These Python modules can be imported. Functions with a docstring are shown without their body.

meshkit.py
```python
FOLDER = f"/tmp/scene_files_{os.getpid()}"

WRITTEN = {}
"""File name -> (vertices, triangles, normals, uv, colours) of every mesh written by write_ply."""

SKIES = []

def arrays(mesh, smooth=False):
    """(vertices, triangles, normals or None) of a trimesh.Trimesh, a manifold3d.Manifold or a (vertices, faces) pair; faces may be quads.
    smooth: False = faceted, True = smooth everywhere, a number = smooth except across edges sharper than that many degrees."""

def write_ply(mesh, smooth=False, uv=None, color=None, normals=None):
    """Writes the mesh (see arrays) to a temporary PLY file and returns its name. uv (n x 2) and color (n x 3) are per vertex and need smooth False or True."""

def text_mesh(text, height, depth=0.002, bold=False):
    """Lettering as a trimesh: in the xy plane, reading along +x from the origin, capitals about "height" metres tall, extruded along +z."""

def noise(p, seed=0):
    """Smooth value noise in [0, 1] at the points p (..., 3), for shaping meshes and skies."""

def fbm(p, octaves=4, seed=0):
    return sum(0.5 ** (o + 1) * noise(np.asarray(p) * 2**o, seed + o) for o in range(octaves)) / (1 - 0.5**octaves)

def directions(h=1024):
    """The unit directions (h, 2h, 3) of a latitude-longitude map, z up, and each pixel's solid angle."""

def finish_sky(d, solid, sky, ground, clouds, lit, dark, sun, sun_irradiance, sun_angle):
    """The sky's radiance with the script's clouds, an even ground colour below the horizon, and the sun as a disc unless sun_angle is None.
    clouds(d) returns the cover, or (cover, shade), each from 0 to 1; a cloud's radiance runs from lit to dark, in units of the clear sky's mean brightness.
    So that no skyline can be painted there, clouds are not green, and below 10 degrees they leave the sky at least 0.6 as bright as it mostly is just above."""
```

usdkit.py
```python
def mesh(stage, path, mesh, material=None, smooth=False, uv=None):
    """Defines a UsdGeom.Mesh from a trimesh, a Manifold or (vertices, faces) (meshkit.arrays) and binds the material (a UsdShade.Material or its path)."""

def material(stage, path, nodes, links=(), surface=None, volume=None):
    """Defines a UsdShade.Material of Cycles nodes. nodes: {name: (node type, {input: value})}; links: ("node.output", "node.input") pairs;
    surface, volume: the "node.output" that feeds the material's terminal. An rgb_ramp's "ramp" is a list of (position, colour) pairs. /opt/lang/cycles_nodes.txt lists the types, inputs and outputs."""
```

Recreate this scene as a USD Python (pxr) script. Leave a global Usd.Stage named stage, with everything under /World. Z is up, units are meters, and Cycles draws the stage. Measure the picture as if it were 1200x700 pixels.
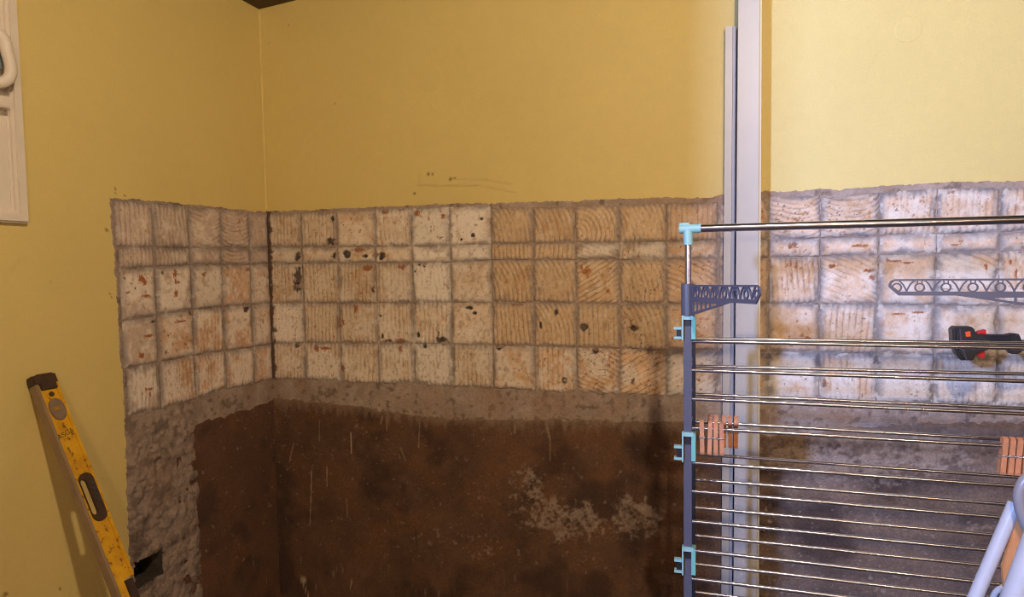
import math, numpy as np, trimesh, usdkit, meshkit
from pxr import Usd, UsdGeom, UsdLux, Gf, Sdf, Vt
from shapely.geometry import Polygon, Point, LineString, box as sbox
from shapely import affinity
from shapely.ops import unary_union

stage = Usd.Stage.CreateInMemory()
UsdGeom.SetStageUpAxis(stage, 'Z'); UsdGeom.SetStageMetersPerUnit(stage, 1.0)
UsdGeom.Xform.Define(stage, '/World')
rng = np.random.default_rng(7)

# ------------------------------------------------------------------ camera
H = 1.36                                   # height of the joint under the border course
CF = 780.7                                 # focal length in pixels of the 1200 px wide frame
CAM = np.array([1.6616, -2.1922, H - 0.003])
YAW, PIT, ROL = 0.2989, -0.0564, -0.0151
FW = np.array([-math.sin(YAW) * math.cos(PIT), math.cos(YAW) * math.cos(PIT), math.sin(PIT)])
_r = np.array([math.cos(YAW), math.sin(YAW), 0.0]); _u = np.cross(_r, FW)
RT = math.cos(ROL) * _r + math.sin(ROL) * _u; UP = -math.sin(ROL) * _r + math.cos(ROL) * _u
cam = UsdGeom.Camera.Define(stage, '/World/camera')
cam.CreateHorizontalApertureAttr(36.0); cam.CreateVerticalApertureAttr(21.0)
cam.CreateFocalLengthAttr(CF / 1200 * 36.0)
cam.CreateClippingRangeAttr(Gf.Vec2f(0.02, 200.0))
cam.CreateExposureAttr(0.0)
M = Gf.Matrix4d(*RT, 0, *UP, 0, *(-FW), 0, *CAM, 1)
cam.AddTransformOp().Set(M)

# ------------------------------------------------------------------ lights
def sphere_light(name, pos, radius, color, intensity):
    l = UsdLux.SphereLight.Define(stage, '/World/' + name)
    l.CreateRadiusAttr(radius); l.CreateIntensityAttr(intensity); l.CreateColorAttr(Gf.Vec3f(*color)); l.CreateNormalizeAttr(True)
    l.AddTranslateOp().Set(Gf.Vec3d(*pos)); return l
sphere_light('pendant_bulb', (1.92, -2.0, 2.42), 0.04, (1.0, 0.78, 0.53), 30.5)
sphere_light('table_lamp_bulb', (2.72, -3.68, 1.52), 0.06, (1.0, 0.775, 0.54), 16.5)
win = UsdLux.RectLight.Define(stage, '/World/window_daylight')       # daylight in the small high window of the wall behind the camera, past the end of a partition
win.CreateWidthAttr(0.24); win.CreateHeightAttr(0.30); win.CreateNormalizeAttr(True)
win.CreateIntensityAttr(96.0); win.CreateColorAttr(Gf.Vec3f(0.36, 0.55, 1.16))
win.AddTransformOp().Set(Gf.Matrix4d(1, 0, 0, 0, 0, 0, 1, 0, 0, -1, 0, 0, 0.13, -3.93, 2.02, 1))
dome = UsdLux.DomeLight.Define(stage, '/World/sky'); dome.CreateIntensityAttr(0.05); dome.CreateColorAttr(Gf.Vec3f(0.6, 0.75, 1.0))

# ------------------------------------------------------------------ helpers
def ray(u, v): return FW + (u - 600) / CF * RT - (v - 350) / CF * UP
def on_y(u, v, y=0.0): d = ray(u, v); return CAM + d * ((y - CAM[1]) / d[1])
def on_x(u, v, x=0.0): d = ray(u, v); return CAM + d * ((x - CAM[0]) / d[0])
def lin(c):
    c = np.asarray(c, float) / 255.0
    return np.where(c <= 0.04045, c / 12.92, ((c + 0.055) / 1.055) ** 2.4)
def L3(*c): return tuple(float(x) for x in lin(c))
_used = {}
def numbered(parent, name):
    k = (parent, name); n = _used.get(k, 0); _used[k] = n + 1
    return f'{parent}/{name}' if n == 0 else f'{parent}/{name}_{n:03d}'
def tag(p, label=None, cat=None, group=None, kind=None):
    for k, v in (('label', label), ('category', cat), ('group', group), ('kind', kind)):
        if v: p.SetCustomDataByKey(k, v)
    return p
def thing(name, label=None, cat=None, loc=(0, 0, 0), group=None, kind=None):
    x = UsdGeom.Xform.Define(stage, numbered('/World', name)); x.AddTranslateOp().Set(Gf.Vec3d(*map(float, loc)))
    return tag(x.GetPrim(), label, cat, group, kind)
def obj(name, mesh, mat, parent=None, smooth=30, label=None, col=None, kind=None):
    """One Mesh prim; vertices are given in world space and stored relative to the parent's base."""
    pp = str(parent.GetPath()) if parent is not None else '/World'
    if isinstance(mesh, (tuple, list)): v, f = np.asarray(mesh[0], float), np.asarray(mesh[1], int)
    else: v, f = np.asarray(mesh.vertices, float), np.asarray(mesh.faces, int)
    if parent is not None:
        q, off = parent, np.zeros(3)
        while q.GetPath() != Sdf.Path('/World'):
            t = q.GetAttribute('xformOp:translate')
            if t and t.HasAuthoredValue(): off += np.array(t.Get())
            q = q.GetParent()
        v = v - off
    m = usdkit.mesh(stage, numbered(pp, name), (v, f), mat, smooth=smooth)
    if col is not None:
        UsdGeom.PrimvarsAPI(m).CreatePrimvar('col', Sdf.ValueTypeNames.Color3fArray, 'vertex').Set(Vt.Vec3fArray.FromNumpy(np.asarray(col, np.float32)))
    return tag(m.GetPrim(), label, kind=kind)
def cat_(*ms): return trimesh.util.concatenate([m for m in ms])
def bx(c, s):
    m = trimesh.creation.box(s); m.apply_translation(c); return m
def bar(a, b, w, d, up=(0, 0, 1)):
    """box from a to b, w wide and d deep"""
    a, b = np.asarray(a, float), np.asarray(b, float); z = b - a; Ln = np.linalg.norm(z); z /= Ln
    x = np.cross(up, z)
    if np.linalg.norm(x) < 1e-6: x = np.array([1.0, 0, 0])
    x /= np.linalg.norm(x); y = np.cross(z, x)
    m = prism(sbox(-w / 2, -d / 2, w / 2, d / 2).buffer(-min(w, d) * .12).buffer(min(w, d) * .12, quad_segs=2), Ln)
    T = np.eye(4); T[:3, 0], T[:3, 1], T[:3, 2], T[:3, 3] = x, y, z, a
    m.apply_transform(T); return m
def prism(poly, h): return trimesh.creation.extrude_polygon(poly, h, engine='earcut')
def rod(a, b, r, n=16): return trimesh.creation.cylinder(r, segment=[a, b], sections=n)
def tube(pts, r, n=14, closed=False):
    pts = np.asarray(pts, float); k = len(pts)
    tan = np.gradient(pts, axis=0) if not closed else np.roll(pts, -1, 0) - np.roll(pts, 1, 0)
    tan /= np.linalg.norm(tan, axis=1)[:, None]
    ref = np.array([0.3, 0.2, 1.0]); ref /= np.linalg.norm(ref)
    if abs(tan[0] @ ref) > .95: ref = np.array([1.0, 0, 0])
    nrm = ref - (tan[0] @ ref) * tan[0]; nrm /= np.linalg.norm(nrm); V = []
    a = np.linspace(0, 2 * np.pi, n, endpoint=False)
    for i in range(k):
        nrm = nrm - (nrm @ tan[i]) * tan[i]; nrm /= np.linalg.norm(nrm); b = np.cross(tan[i], nrm)
        V.append(pts[i] + r * (np.cos(a)[:, None] * nrm + np.sin(a)[:, None] * b))
    V = np.vstack(V); F = []
    for i in range(k if closed else k - 1):
        j = (i + 1) % k
        for q in range(n):
            w = (q + 1) % n
            F += [[i * n + q, j * n + w, j * n + q], [i * n + q, i * n + w, j * n + w]]
    if not closed:
        c0, c1 = len(V), len(V) + 1; V = np.vstack([V, pts[0], pts[-1]])
        for q in range(n):
            w = (q + 1) % n
            F += [[c0, w, q], [c1, (k - 1) * n + q, (k - 1) * n + w]]
    m = trimesh.Trimesh(V, F, process=False); m.fix_normals(); return m
def spline(pts, n=24):
    from scipy.interpolate import CubicSpline
    pts = np.asarray(pts, float); t = np.r_[0, np.cumsum(np.linalg.norm(np.diff(pts, axis=0), axis=1))]
    return CubicSpline(t, pts)(np.linspace(0, t[-1], n))
def pillow(poly, d, bev, steps=3):
    """extruded polygon with rounded rims, centred on z = 0"""
    ms = []
    ins = [bev * (1 - math.cos(a)) for a in np.linspace(0, math.pi / 2, steps + 1)]
    zs = [d / 2 - bev + bev * math.sin(a) for a in np.linspace(0, math.pi / 2, steps + 1)]
    for i, z in zip(ins, zs):
        q = poly.buffer(-i, join_style=1)
        if q.is_empty: continue
        for g in getattr(q, 'geoms', [q]):
            m = prism(g, 2 * z); m.apply_translation([0, 0, -z]); ms.append(m)
    return cat_(*ms)
def frame4(o, x, y, z):
    T = np.eye(4); T[:3, 0], T[:3, 1], T[:3, 2], T[:3, 3] = x, y, z, o; return T
def sstep(a, b, x): t = np.clip((x - a) / (b - a), 0, 1); return t * t * (3 - 2 * t)
def fbm2(S, Z, scale, octaves=4, seed=0, sx=1.0):
    P = np.stack([S * scale * sx + 31.7 * seed, Z * scale + 11.3, np.full_like(S, seed * 3.1)], -1)
    return meshkit.fbm(P, octaves, seed)
def mixc(a, b, t): return a + (np.asarray(b) - a) * np.clip(t, 0, 1)[..., None]

# ------------------------------------------------------------------ materials
def mat(name, color, rough=.5, metal=0.0, noise=0.0, nscale=20, bump=0.0, bscale=60, **kw):
    n = {'p': ('principled_bsdf', {'base_color': color, 'roughness': rough, 'metallic': metal, **kw}), 'g': ('geometry', {})}; l = []
    if noise:
        n['n'] = ('noise_texture', {'scale': nscale, 'detail': 5}); l.append(('g.position', 'n.vector'))
        n['r'] = ('rgb_ramp', {'ramp': [(0.3, tuple(c * (1 - noise) for c in color)), (0.7, tuple(min(1, c * (1 + noise)) for c in color))]})
        l += [('n.fac', 'r.fac'), ('r.color', 'p.base_color')]
    if bump:
        n['bn'] = ('noise_texture', {'scale': bscale, 'detail': 4}); n['b'] = ('bump', {'strength': bump, 'distance': .002})
        l += [('g.position', 'bn.vector'), ('bn.fac', 'b.height'), ('b.normal', 'p.normal')]
    return usdkit.material(stage, '/World/Looks/' + name, n, l, surface='p.BSDF')
def vmat(name, rough, amount, scale, bump, bscale, dist=.002):
    """the mesh's own colours, broken up by fine grain"""
    n = {'a': ('attribute', {'attribute': 'col'}), 'g': ('geometry', {}), 'n': ('noise_texture', {'scale': scale, 'detail': 6, 'roughness': .65}),
         'r': ('rgb_ramp', {'ramp': [(0.25, (1 - amount,) * 3), (0.5, (1, 1, 1)), (0.75, (1 + amount,) * 3)]}),
         'm': ('mix', {'mix_type': 'multiply', 'fac': 1.0}), 'p': ('principled_bsdf', {'roughness': rough}),
         'bn': ('noise_texture', {'scale': bscale, 'detail': 6, 'roughness': .6}), 'b': ('bump', {'strength': bump, 'distance': dist})}
    l = [('g.position', 'n.vector'), ('n.fac', 'r.fac'), ('a.color', 'm.color1'), ('r.color', 'm.color2'), ('m.color', 'p.base_color'),
         ('g.position', 'bn.vector'), ('bn.fac', 'b.height'), ('b.normal', 'p.normal')]
    return usdkit.material(stage, '/World/Looks/' + name, n, l, surface='p.BSDF')
YEL = np.array([.69, .54, .192])
M_paint = vmat('yellow_paint', .62, .06, 260, .25, 420)
M_adh = vmat('tile_adhesive', .9, .16, 240, .55, 330)
M_bed = vmat('grey_mortar', .95, .22, 170, .8, 200, .004)
M_coat = vmat('brown_coating', .9, .35, 150, .7, 220, .003)
M_wall = mat('plain_plaster', (.62, .5, .27), .8, noise=.05, bump=.2)
M_mas = mat('rough_masonry', L3(120, 106, 96), .95, noise=.2, nscale=40, bump=.5)
M_board = mat('white_board', (.50, .46, .40), .42, noise=.02, bump=.05)
M_casing = mat('cream_white_paint', (.74, .66, .56), .45, noise=.02)
M_steel = mat('brushed_steel', (.50, .50, .58), .22, 1.0)
M_grey = mat('grey_plastic', L3(82, 80, 90), .42)
M_teal = mat('teal_plastic', L3(140, 182, 174), .45)
M_teal2 = mat('green_teal_plastic', L3(110, 170, 155), .5)
M_peg = mat('peg_wood', L3(184, 120, 78), .65, noise=.13, nscale=55, bump=.15)
M_wire = mat('spring_wire', (.7, .68, .66), .3, 1.0)
M_black = mat('black_plastic', L3(30, 29, 33), .42)
M_blackl = mat('dark_rubber', L3(58, 58, 64), .6)
M_red = mat('red_plastic', L3(205, 25, 30), .4)
M_orange = mat('orange_plastic', L3(235, 85, 40), .4)
M_alu = mat('dull_aluminium', L3(150, 128, 102), .55, .35, noise=.12, nscale=40)
M_dark = mat('dark_brown_plastic', L3(62, 42, 30), .55, noise=.2, nscale=60)
M_vial = mat('grey_vial_plate', L3(125, 105, 88), .5, noise=.15, nscale=60)
M_amber = mat('amber_vial', L3(165, 120, 35), .25)
M_ink = mat('green_ink', L3(70, 72, 30), .7)
M_tubew = mat('white_enamel_tube', L3(172, 170, 172), .32, noise=.03)
M_tubeg = mat('grey_enamel', L3(128, 122, 122), .35)
M_woodp = mat('brown_plywood', L3(190, 128, 78), .5, noise=.12, nscale=22)
M_roof = mat('dark_stained_wood', L3(58, 30, 18), .5, noise=.3, nscale=18, bump=.3)
M_side = mat('tan_side_wall', (.30, .225, .14), .8, noise=.05)
M_floor = mat('dusty_floor', L3(66, 52, 42), .8, noise=.1, nscale=8)
M_glassy = mat('blue_grey_enamel', L3(120, 132, 140), .18)
# level paint: yellow with brown knocks
M_level = usdkit.material(stage, '/World/Looks/level_yellow', {
    'g': ('geometry', {}), 'n': ('noise_texture', {'scale': 75, 'detail': 4, 'roughness': .6}), 'n2': ('noise_texture', {'scale': 22, 'detail': 3}),
    'r': ('rgb_ramp', {'ramp': [(.0, (0, 0, 0)), (.57, (0, 0, 0)), (.65, (1, 1, 1)), (1, (1, 1, 1))]}),
    'y': ('rgb_ramp', {'ramp': [(.3, L3(192, 136, 12)), (.7, L3(226, 174, 20))]}),
    'm': ('mix', {'color2': L3(120, 78, 30)}), 'p': ('principled_bsdf', {'roughness': .45})},
    [('g.position', 'n.vector'), ('g.position', 'n2.vector'), ('n.fac', 'r.fac'), ('n2.fac', 'y.fac'), ('y.color', 'm.color1'), ('r.color', 'm.fac'), ('m.color', 'p.base_color')], surface='p.BSDF')

# ------------------------------------------------------------------ wall surfaces as relief
class Wall:
    def __init__(s, kind): s.k = kind
    def P(s, S, Z, Hh): return np.stack([S, -Hh, Z], -1) if s.k == 'back' else np.stack([Hh, -S, Z], -1)
    def px(s, u, v):
        if s.k == 'back': q = on_y(u, v); return q[0], q[2]
        q = on_x(u, v); return -q[1], q[2]
BACK, LEFT = Wall('back'), Wall('left')
def relief(name, w, sv, zv, hf, cf, mtl, parent, keep=None):
    S, Z = np.meshgrid(sv, zv); Hh = hf(S, Z); C = cf(S, Z, Hh)
    n, m = S.shape; V = w.P(S, Z, Hh).reshape(-1, 3); C = C.reshape(-1, 3)
    i = (np.arange(n - 1)[:, None] * m + np.arange(m - 1)).ravel()
    q = np.stack([i, i + 1, i + m + 1, i + m], 1)
    if keep is not None:
        K = keep(S, Z).ravel(); q = q[K[q].any(1)]
    F = np.vstack([q[:, [0, 1, 2]], q[:, [0, 2, 3]]])
    if w.k == 'left': F = F[:, ::-1]
    us = np.unique(F); re = np.full(len(V), -1); re[us] = np.arange(len(us))
    return obj(name, (V[us], re[F]), mtl, parent, smooth=True, col=np.clip(C[us], 0, 1))

# the lines of the old tiling, read off the walls
bl_u = [(313, 290), (354, 287), (396, 287), (440.4, 287), (483.3, 287), (528, 287), (576.4, 300), (625.4, 300), (675, 300), (725.7, 300), (780.5, 300), (841, 300), (901, 300), (960.9, 300), (1029.3, 300), (1096.7, 300), (1170.5, 300)]
bl = [0.0] + [BACK.px(*q)[0] for q in bl_u[1:]]; bl += [bl[-1] + .152, bl[-1] + .304]
def prof(w, pts):
    a = np.array([w.px(*p) for p in pts]); a = a[np.argsort(a[:, 0])]
    return lambda s: np.interp(s, a[:, 0], a[:, 1])
b_top = prof(BACK, [(313, 247), (345, 246.2), (397, 244), (440, 242), (485, 240), (530, 238), (577, 237.5), (625, 236), (676, 235), (727, 232), (780, 231), (815, 231), (840, 229.5), (897, 223), (925, 223.5), (960, 220.5), (983, 222.5), (1000, 219.5), (1060, 215.5), (1100, 213), (1200, 211)])
b_rows = [prof(BACK, p) for p in (
    [(313, 289.8), (420, 289.5), (520, 288.4), (577, 286.1), (676, 285), (777, 283), (934, 280), (1062, 275), (1140, 273), (1200, 271)],
    [(313, 309), (420, 308.6), (520, 307.8), (577, 304.7), (676, 304.5), (777, 304.5), (934, 301.2), (1062, 297.7), (1140, 296), (1200, 294)],
    [(313, 355.6), (420, 355.4), (520, 354.6), (577, 354.5), (676, 355.5), (777, 356.5), (934, 355.8), (1062, 357.5), (1200, 358.5)],
    [(313, 402), (420, 402.5), (520, 402.8), (577, 404.6), (676, 407), (777, 410), (934, 412.5), (1062, 415), (1200, 419)],
    [(320, 444), (360, 445), (400, 448), (440, 449), (485, 450), (530, 453), (577, 455), (625, 458), (676, 460.5), (727, 462), (780, 464.5), (900, 469), (1000, 471), (1200, 476)])]
ll = [0.0] + [LEFT.px(*q)[0] for q in ((291, 280), (257.5, 280), (221, 280), (178.5, 280), (129, 285))]
l_top = prof(LEFT, [(313, 247.5), (296, 247), (270, 244), (240, 241), (200, 236.5), (160, 233), (127, 231.5)])
l_rows = [prof(LEFT, p) for p in (
    [(131, 288.8), (224, 290.6), (306, 290.6)], [(131, 314.8), (224, 311), (306, 310)], [(131, 378), (224, 363), (306, 356)],
    [(131, 435.6), (224, 417), (306, 405)], [(145, 489), (190, 479), (230, 467), (270, 455), (300, 449), (318, 445)])]
l_edge_pts = np.array([LEFT.px(*p)[::-1] for p in ((127, 232), (129, 262), (133, 300), (136, 350), (138, 400), (143, 450), (145, 490), (147, 540), (149, 600), (150, 650), (152, 700))])
def l_edge(z): o = np.argsort(l_edge_pts[:, 0]); return np.interp(z, l_edge_pts[o, 0], l_edge_pts[o, 1])

S_END, L_END = 2.75, 1.30
CREAM, TAN, PINK, GREYB, WHT, RUST, GREYM, DRK = (L3(*c) for c in ((218, 196, 169), (208, 178, 140), (222, 190, 158), (200, 178, 160), (234, 222, 206), (160, 98, 54), (146, 133, 126), (66, 56, 50)))
# chips knocked out to the dark wall, and patches of rust-red clay, at their places: (u, v, half width, half height)
chips_b = [(390, 284, 6.5, 5), (394.5, 300, 3.5, 4.5), (408, 297.5, 4, 5), (350, 301, 3.5, 4.5), (350, 328, 5.5, 13.5), (429, 300.5, 3, 2.5), (448.5, 301, 4, 4), (391, 257, 2, 3), (438, 340, 1.6, 3), (349, 404.5, 3.2, 3),
           (518, 399.5, 5.5, 4.5), (498.5, 405, 2.2, 2.6), (491, 392, 1.6, 3.4), (514.5, 391, 1.2, 3), (456, 400, 3.8, 2), (449, 395, 1.4, 4), (446.5, 370, 1.5, 2.3), (555, 276.5, 2.2, 2.4), (565, 257, 2.6, 2.4), (541, 281, 2, 1.8), (529, 277, 2, 1.6), (491.5, 310, 1.5, 3), (498, 311, 1.1, 2.5), (487, 318, 1.2, 2.3),
           (684, 383.5, 4.5, 4), (698, 411, 4.5, 3), (585, 408, 3.2, 3), (634, 381, 1.4, 4), (652, 366, 2, 3), (743, 385, 4, 3.4), (1167, 378, 3.6, 3.6), (551, 361, 4.5, 1.6), (557, 367, 2, 1.4), (662, 446, 3.2, 4.2)]
rust_b = [(422, 293, 7, 3), (441, 299, 3, 3.5), (432, 314, 5, 3.5), (452, 248.5, 4, 2.6), (489, 250, 4, 3.5), (520, 253, 2.4, 3), (398, 378, 3, 9), (403, 377, 2.4, 3), (470, 400, 5.5, 3.4), (470, 408, 2, 5), (372, 408, 3, 4), (383, 408, 6, 1.5), (403, 431, 2, 4), (418, 361, 2, 8), (472, 313, 3.5, 2.5), (687, 318, 4.5, 4), (682, 314, 2, 2.5),
          (930, 287, 5, 3.5), (925, 290, 3, 2), (952, 307, 1.6, 5.5), (933, 309, 1.3, 4), (926, 309, 1, 4), (1008, 288, 9, 1.3), (974, 312, 5, 2), (1017, 317, 6, 1.8), (1022, 326, 3.5, 3), (1114, 224.5, 5, 2.4), (1112, 218, 7, 1.3), (1134, 221.5, 2, 2.2), (1162, 220, 2, 3.2), (1154, 313, 2, 4), (1062, 308, 8, 1.4), (1048, 306, 7, 1.2), (1118, 287, 5, 1), (1124, 283, 2.5, 1), (1075, 366, 6, 1.2), (1050, 368, 8, 1), (966, 449, 3, 4), (946, 396, 3, 2.5), (1190, 322, 1.5, 6), (1183, 308, 2, 2.5),
          (607, 357, 9, 1.4), (713, 341, 2, 2), (729, 305, 1, 1)]
chips_l = [(223, 366, 2.5, 3.5), (287, 362, 3, 3.5), (292, 358, 1.6, 2.6), (142, 290, 4, 1.6), (178, 377, 3, 1.2), (157, 338, 1.6, 2), (189, 320, 1.6, 2.2), (160, 431, 2.8, 1.2), (152, 430, 1.5, 1.2)]
rust_l = [(164, 327, 4.5, 4.5), (168, 331, 2, 4), (203, 321, 2.2, 7), (205, 331, 3, 1.6), (170, 347, 5, 1.8), (204, 344, 1.8, 4), (148, 343, 2.5, 1.6), (237, 322, 2, 2.5), (288, 316, 2.4, 2), (266, 314, 1, 1), (164, 417, 3.5, 3.5), (172, 394, 6, 1.6), (174, 456, 2.5, 2), (169, 457, 1.2, 3), (174, 463, 1, 3.5), (210, 377, 6, 1.2), (144, 326, 1.6, 1.5)]
def blobs(w, lst):
    out = []
    for u, v, a, b in lst:
        s, z = w.px(u, v); s2, _ = w.px(u + a, v); _, z2 = w.px(u, v + b); out.append((s, z, abs(s2 - s), abs(z2 - z)))
    return np.array(out)
BL = {'back': (blobs(BACK, chips_b), blobs(BACK, rust_b)), 'left': (blobs(LEFT, chips_l), blobs(LEFT, rust_l))}
def blobmask(S, Z, arr, seed, rag=.55):
    out = np.zeros_like(S); jit = (fbm2(S, Z, 150, 3, seed, sx=1.6) if seed == 5 else fbm2(S, Z, 75, 3, seed)) - .5
    s0, s1, z0, z1 = S.min(), S.max(), Z.min(), Z.max()
    for s, z, a, b in arr:
        if s < s0 - .03 or s > s1 + .03 or z < z0 - .03 or z > z1 + .03: continue
        d = np.sqrt(((S - s) / a) ** 2 + ((Z - z) / b) ** 2) + rag * 1.6 * jit
        out = np.maximum(out, 1 - sstep(.85, 1.15, d))
    return out

def corner_crack(S, Z): return (1 - sstep(.017, .026, S + .060 * (fbm2(S, Z, 46, 4, 55) - .5) + .020 * (fbm2(S, Z, 9, 2, 56) - .5))) * sstep(.9, .92, Z)
def tile_square(w, parent, s0, s1, zlo, zhi, pat, tone, white=.4, rust=.2, specks=.2, grey=.25, seed=0, fringe=.022):
    """One square of combed tile adhesive; zlo and zhi are profiles along the wall."""
    st = .0027
    sv = np.linspace(s0, s1, max(6, int((s1 - s0) / st)))
    sm = (s0 + s1) / 2
    n = max(6, int((float(zhi(sm)) - float(zlo(sm))) / st)); T = np.linspace(0, 1, n)
    S = np.repeat(sv[None], n, 0); Z = zlo(sv)[None] + (zhi(sv) - zlo(sv))[None] * T[:, None]
    r = np.random.default_rng(1000 + seed)
    zm = float((zlo(sm) + zhi(sm)) / 2)
    wob = fbm2(S, Z, 14, 3, seed + 1) - .5
    p = .0148 + .0025 * r.random()
    if pat == 'v': ph = (S + .35 * wob * .03 + (Z - zm) * r.uniform(-.08, .08)) / p
    elif pat == 'h': ph = (Z + .02 * wob - .6 * (S - sm) ** 2 / .15) / p
    elif pat == 'd': ph = ((S - sm) * .45 + (Z - zm) * .9 + .02 * wob + .8 * (S - sm) ** 2) / p
    elif pat == 'e': ph = (-(S - sm) * .5 + (Z - zm) * .85 + .02 * wob) / p
    elif pat == 'a': ph = (np.hypot(S - (s0 - .13), Z - (zm - .06)) + .006 * wob) / p
    elif pat == 'A': ph = (np.hypot((S - (s0 + .01)) * 1.1, (Z - (zm - .03))) + .006 * wob) / p
    else: ph = None
    d = np.minimum(np.minimum(S - s0, s1 - S), np.minimum(Z - zlo(sv)[None], zhi(sv)[None] - Z))
    d = d + .014 * (fbm2(S, Z, 60, 3, seed + 2) - .5) + .014 * (fbm2(S, Z, 16, 3, seed + 3) - .5)
    if ph is not None:
        c = .5 + .5 * np.cos(2 * np.pi * ph); val = c ** 8 * (.25 + 1.1 * sstep(.35, .62, fbm2(S, Z, 28, 3, seed + 12))); d = d + .0045 * (.5 - c)
    else: val = np.zeros_like(S)
    k_s = sstep(.45, .62, fbm2(S, Z, 16, 4, seed + 4) + (white - .5) * .5)                # smears of white plaster fill the combing
    amp = (1 - .75 * k_s)
    body = sstep(.0, .010, d)
    C = np.broadcast_to(np.array(tone), S.shape + (3,)).copy()
    C = C * (1 + .22 * (fbm2(S, Z, 22, 4, seed + 5) - .5))[..., None]
    ax_, az_ = (2.2, 1.0) if pat in 'vaA' else (1.0, 1.6) if pat == 'h' else (1.3, 1.0)
    C = mixc(C, L3(190, 146, 100), .6 * sstep(.5, .70, .55 * fbm2(S, Z * az_, 34, 5, seed + 6, sx=ax_) + .45 * fbm2(S, Z, 12, 3, seed + 16) + (rust - .3) * .22))
    C = mixc(C, WHT, k_s * .8 * white * 1.6)
    C = mixc(C, WHT, (.25 + .5 * white) * sstep(.50, .68, fbm2(S, Z * az_, 62, 5, seed + 21, sx=ax_) + .12 * (white - .4)))
    C = mixc(C, L3(164, 134, 104), (.6 if w.k == 'left' or s0 < 1.4 else .3) * sstep(.50, .76, fbm2(S, Z * az_, 75, 5, seed + 22, sx=ax_)))
    C = mixc(C, L3(128, 104, 86), val * amp * .5)
    ru = sstep(.70, .76, fbm2(S, Z, 80, 4, seed + 7, sx=1.5 if pat == 'v' else 1.0) + (rust - .3) * .14)
    ch, rr = BL[w.k]
    mr, mc = blobmask(S, Z, rr, 5, 1.7), blobmask(S, Z, ch, 9, .9)
    val = val * (1 - mc)
    C = mixc(C, RUST, np.maximum(ru * .7, mr))
    sp = sstep(.74, .78, fbm2(S, Z, 150, 2, seed + 8, sx=1.7 if pat in 'va' else 1.0) * .8 + .2 * fbm2(S, Z, 20, 3, seed + 13) + (specks - .3) * .22)
    C = mixc(C, L3(96, 66, 44), sp * .85)
    gr = 1 - sstep(-.001, fringe, d + .004 * wob)
    C = mixc(C, (np.array(GREYM) if w.k == 'left' or s0 < 1.6 else lin((142, 136, 134))) * (.9 + .1 * r.random()) * (1 - .25 * gr[..., None] ** 3), gr * (.42 + grey) * (.65 + .7 * fbm2(S, Z, 18, 3, 311)))
    wj = sstep(.55, .63, fbm2(S, Z, 42, 4, 77)) * gr * (1.6 if w.k == 'back' and s0 > 1.7 else 1)                                # white crumbs left in the joints
    C = mixc(C, WHT, wj * .6 * white)
    crack = (1 - sstep(.0006, .0026, np.minimum(np.minimum(S - s0, s1 - S), np.minimum(Z - zlo(sv)[None], zhi(sv)[None] - Z)))) * sstep(.42, .6, fbm2(S, Z, 11, 3, 321 + (w.k == 'left')))
    C = mixc(C, L3(92, 78, 70), crack * .75)
    C = mixc(C, DRK, mc)
    if w.k == 'back' and s0 < .02: ckk = corner_crack(S, Z); C = mixc(C, L3(92, 70, 56), ckk * .92)
    C = mixc(C, L3(104, 92, 78), sstep(.8, 1, mc) * sstep(.45, .6, fbm2(S, Z, 60, 3, 91)) * .8)
    tv = r.uniform(.93, 1.06); C = C * tv
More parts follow.
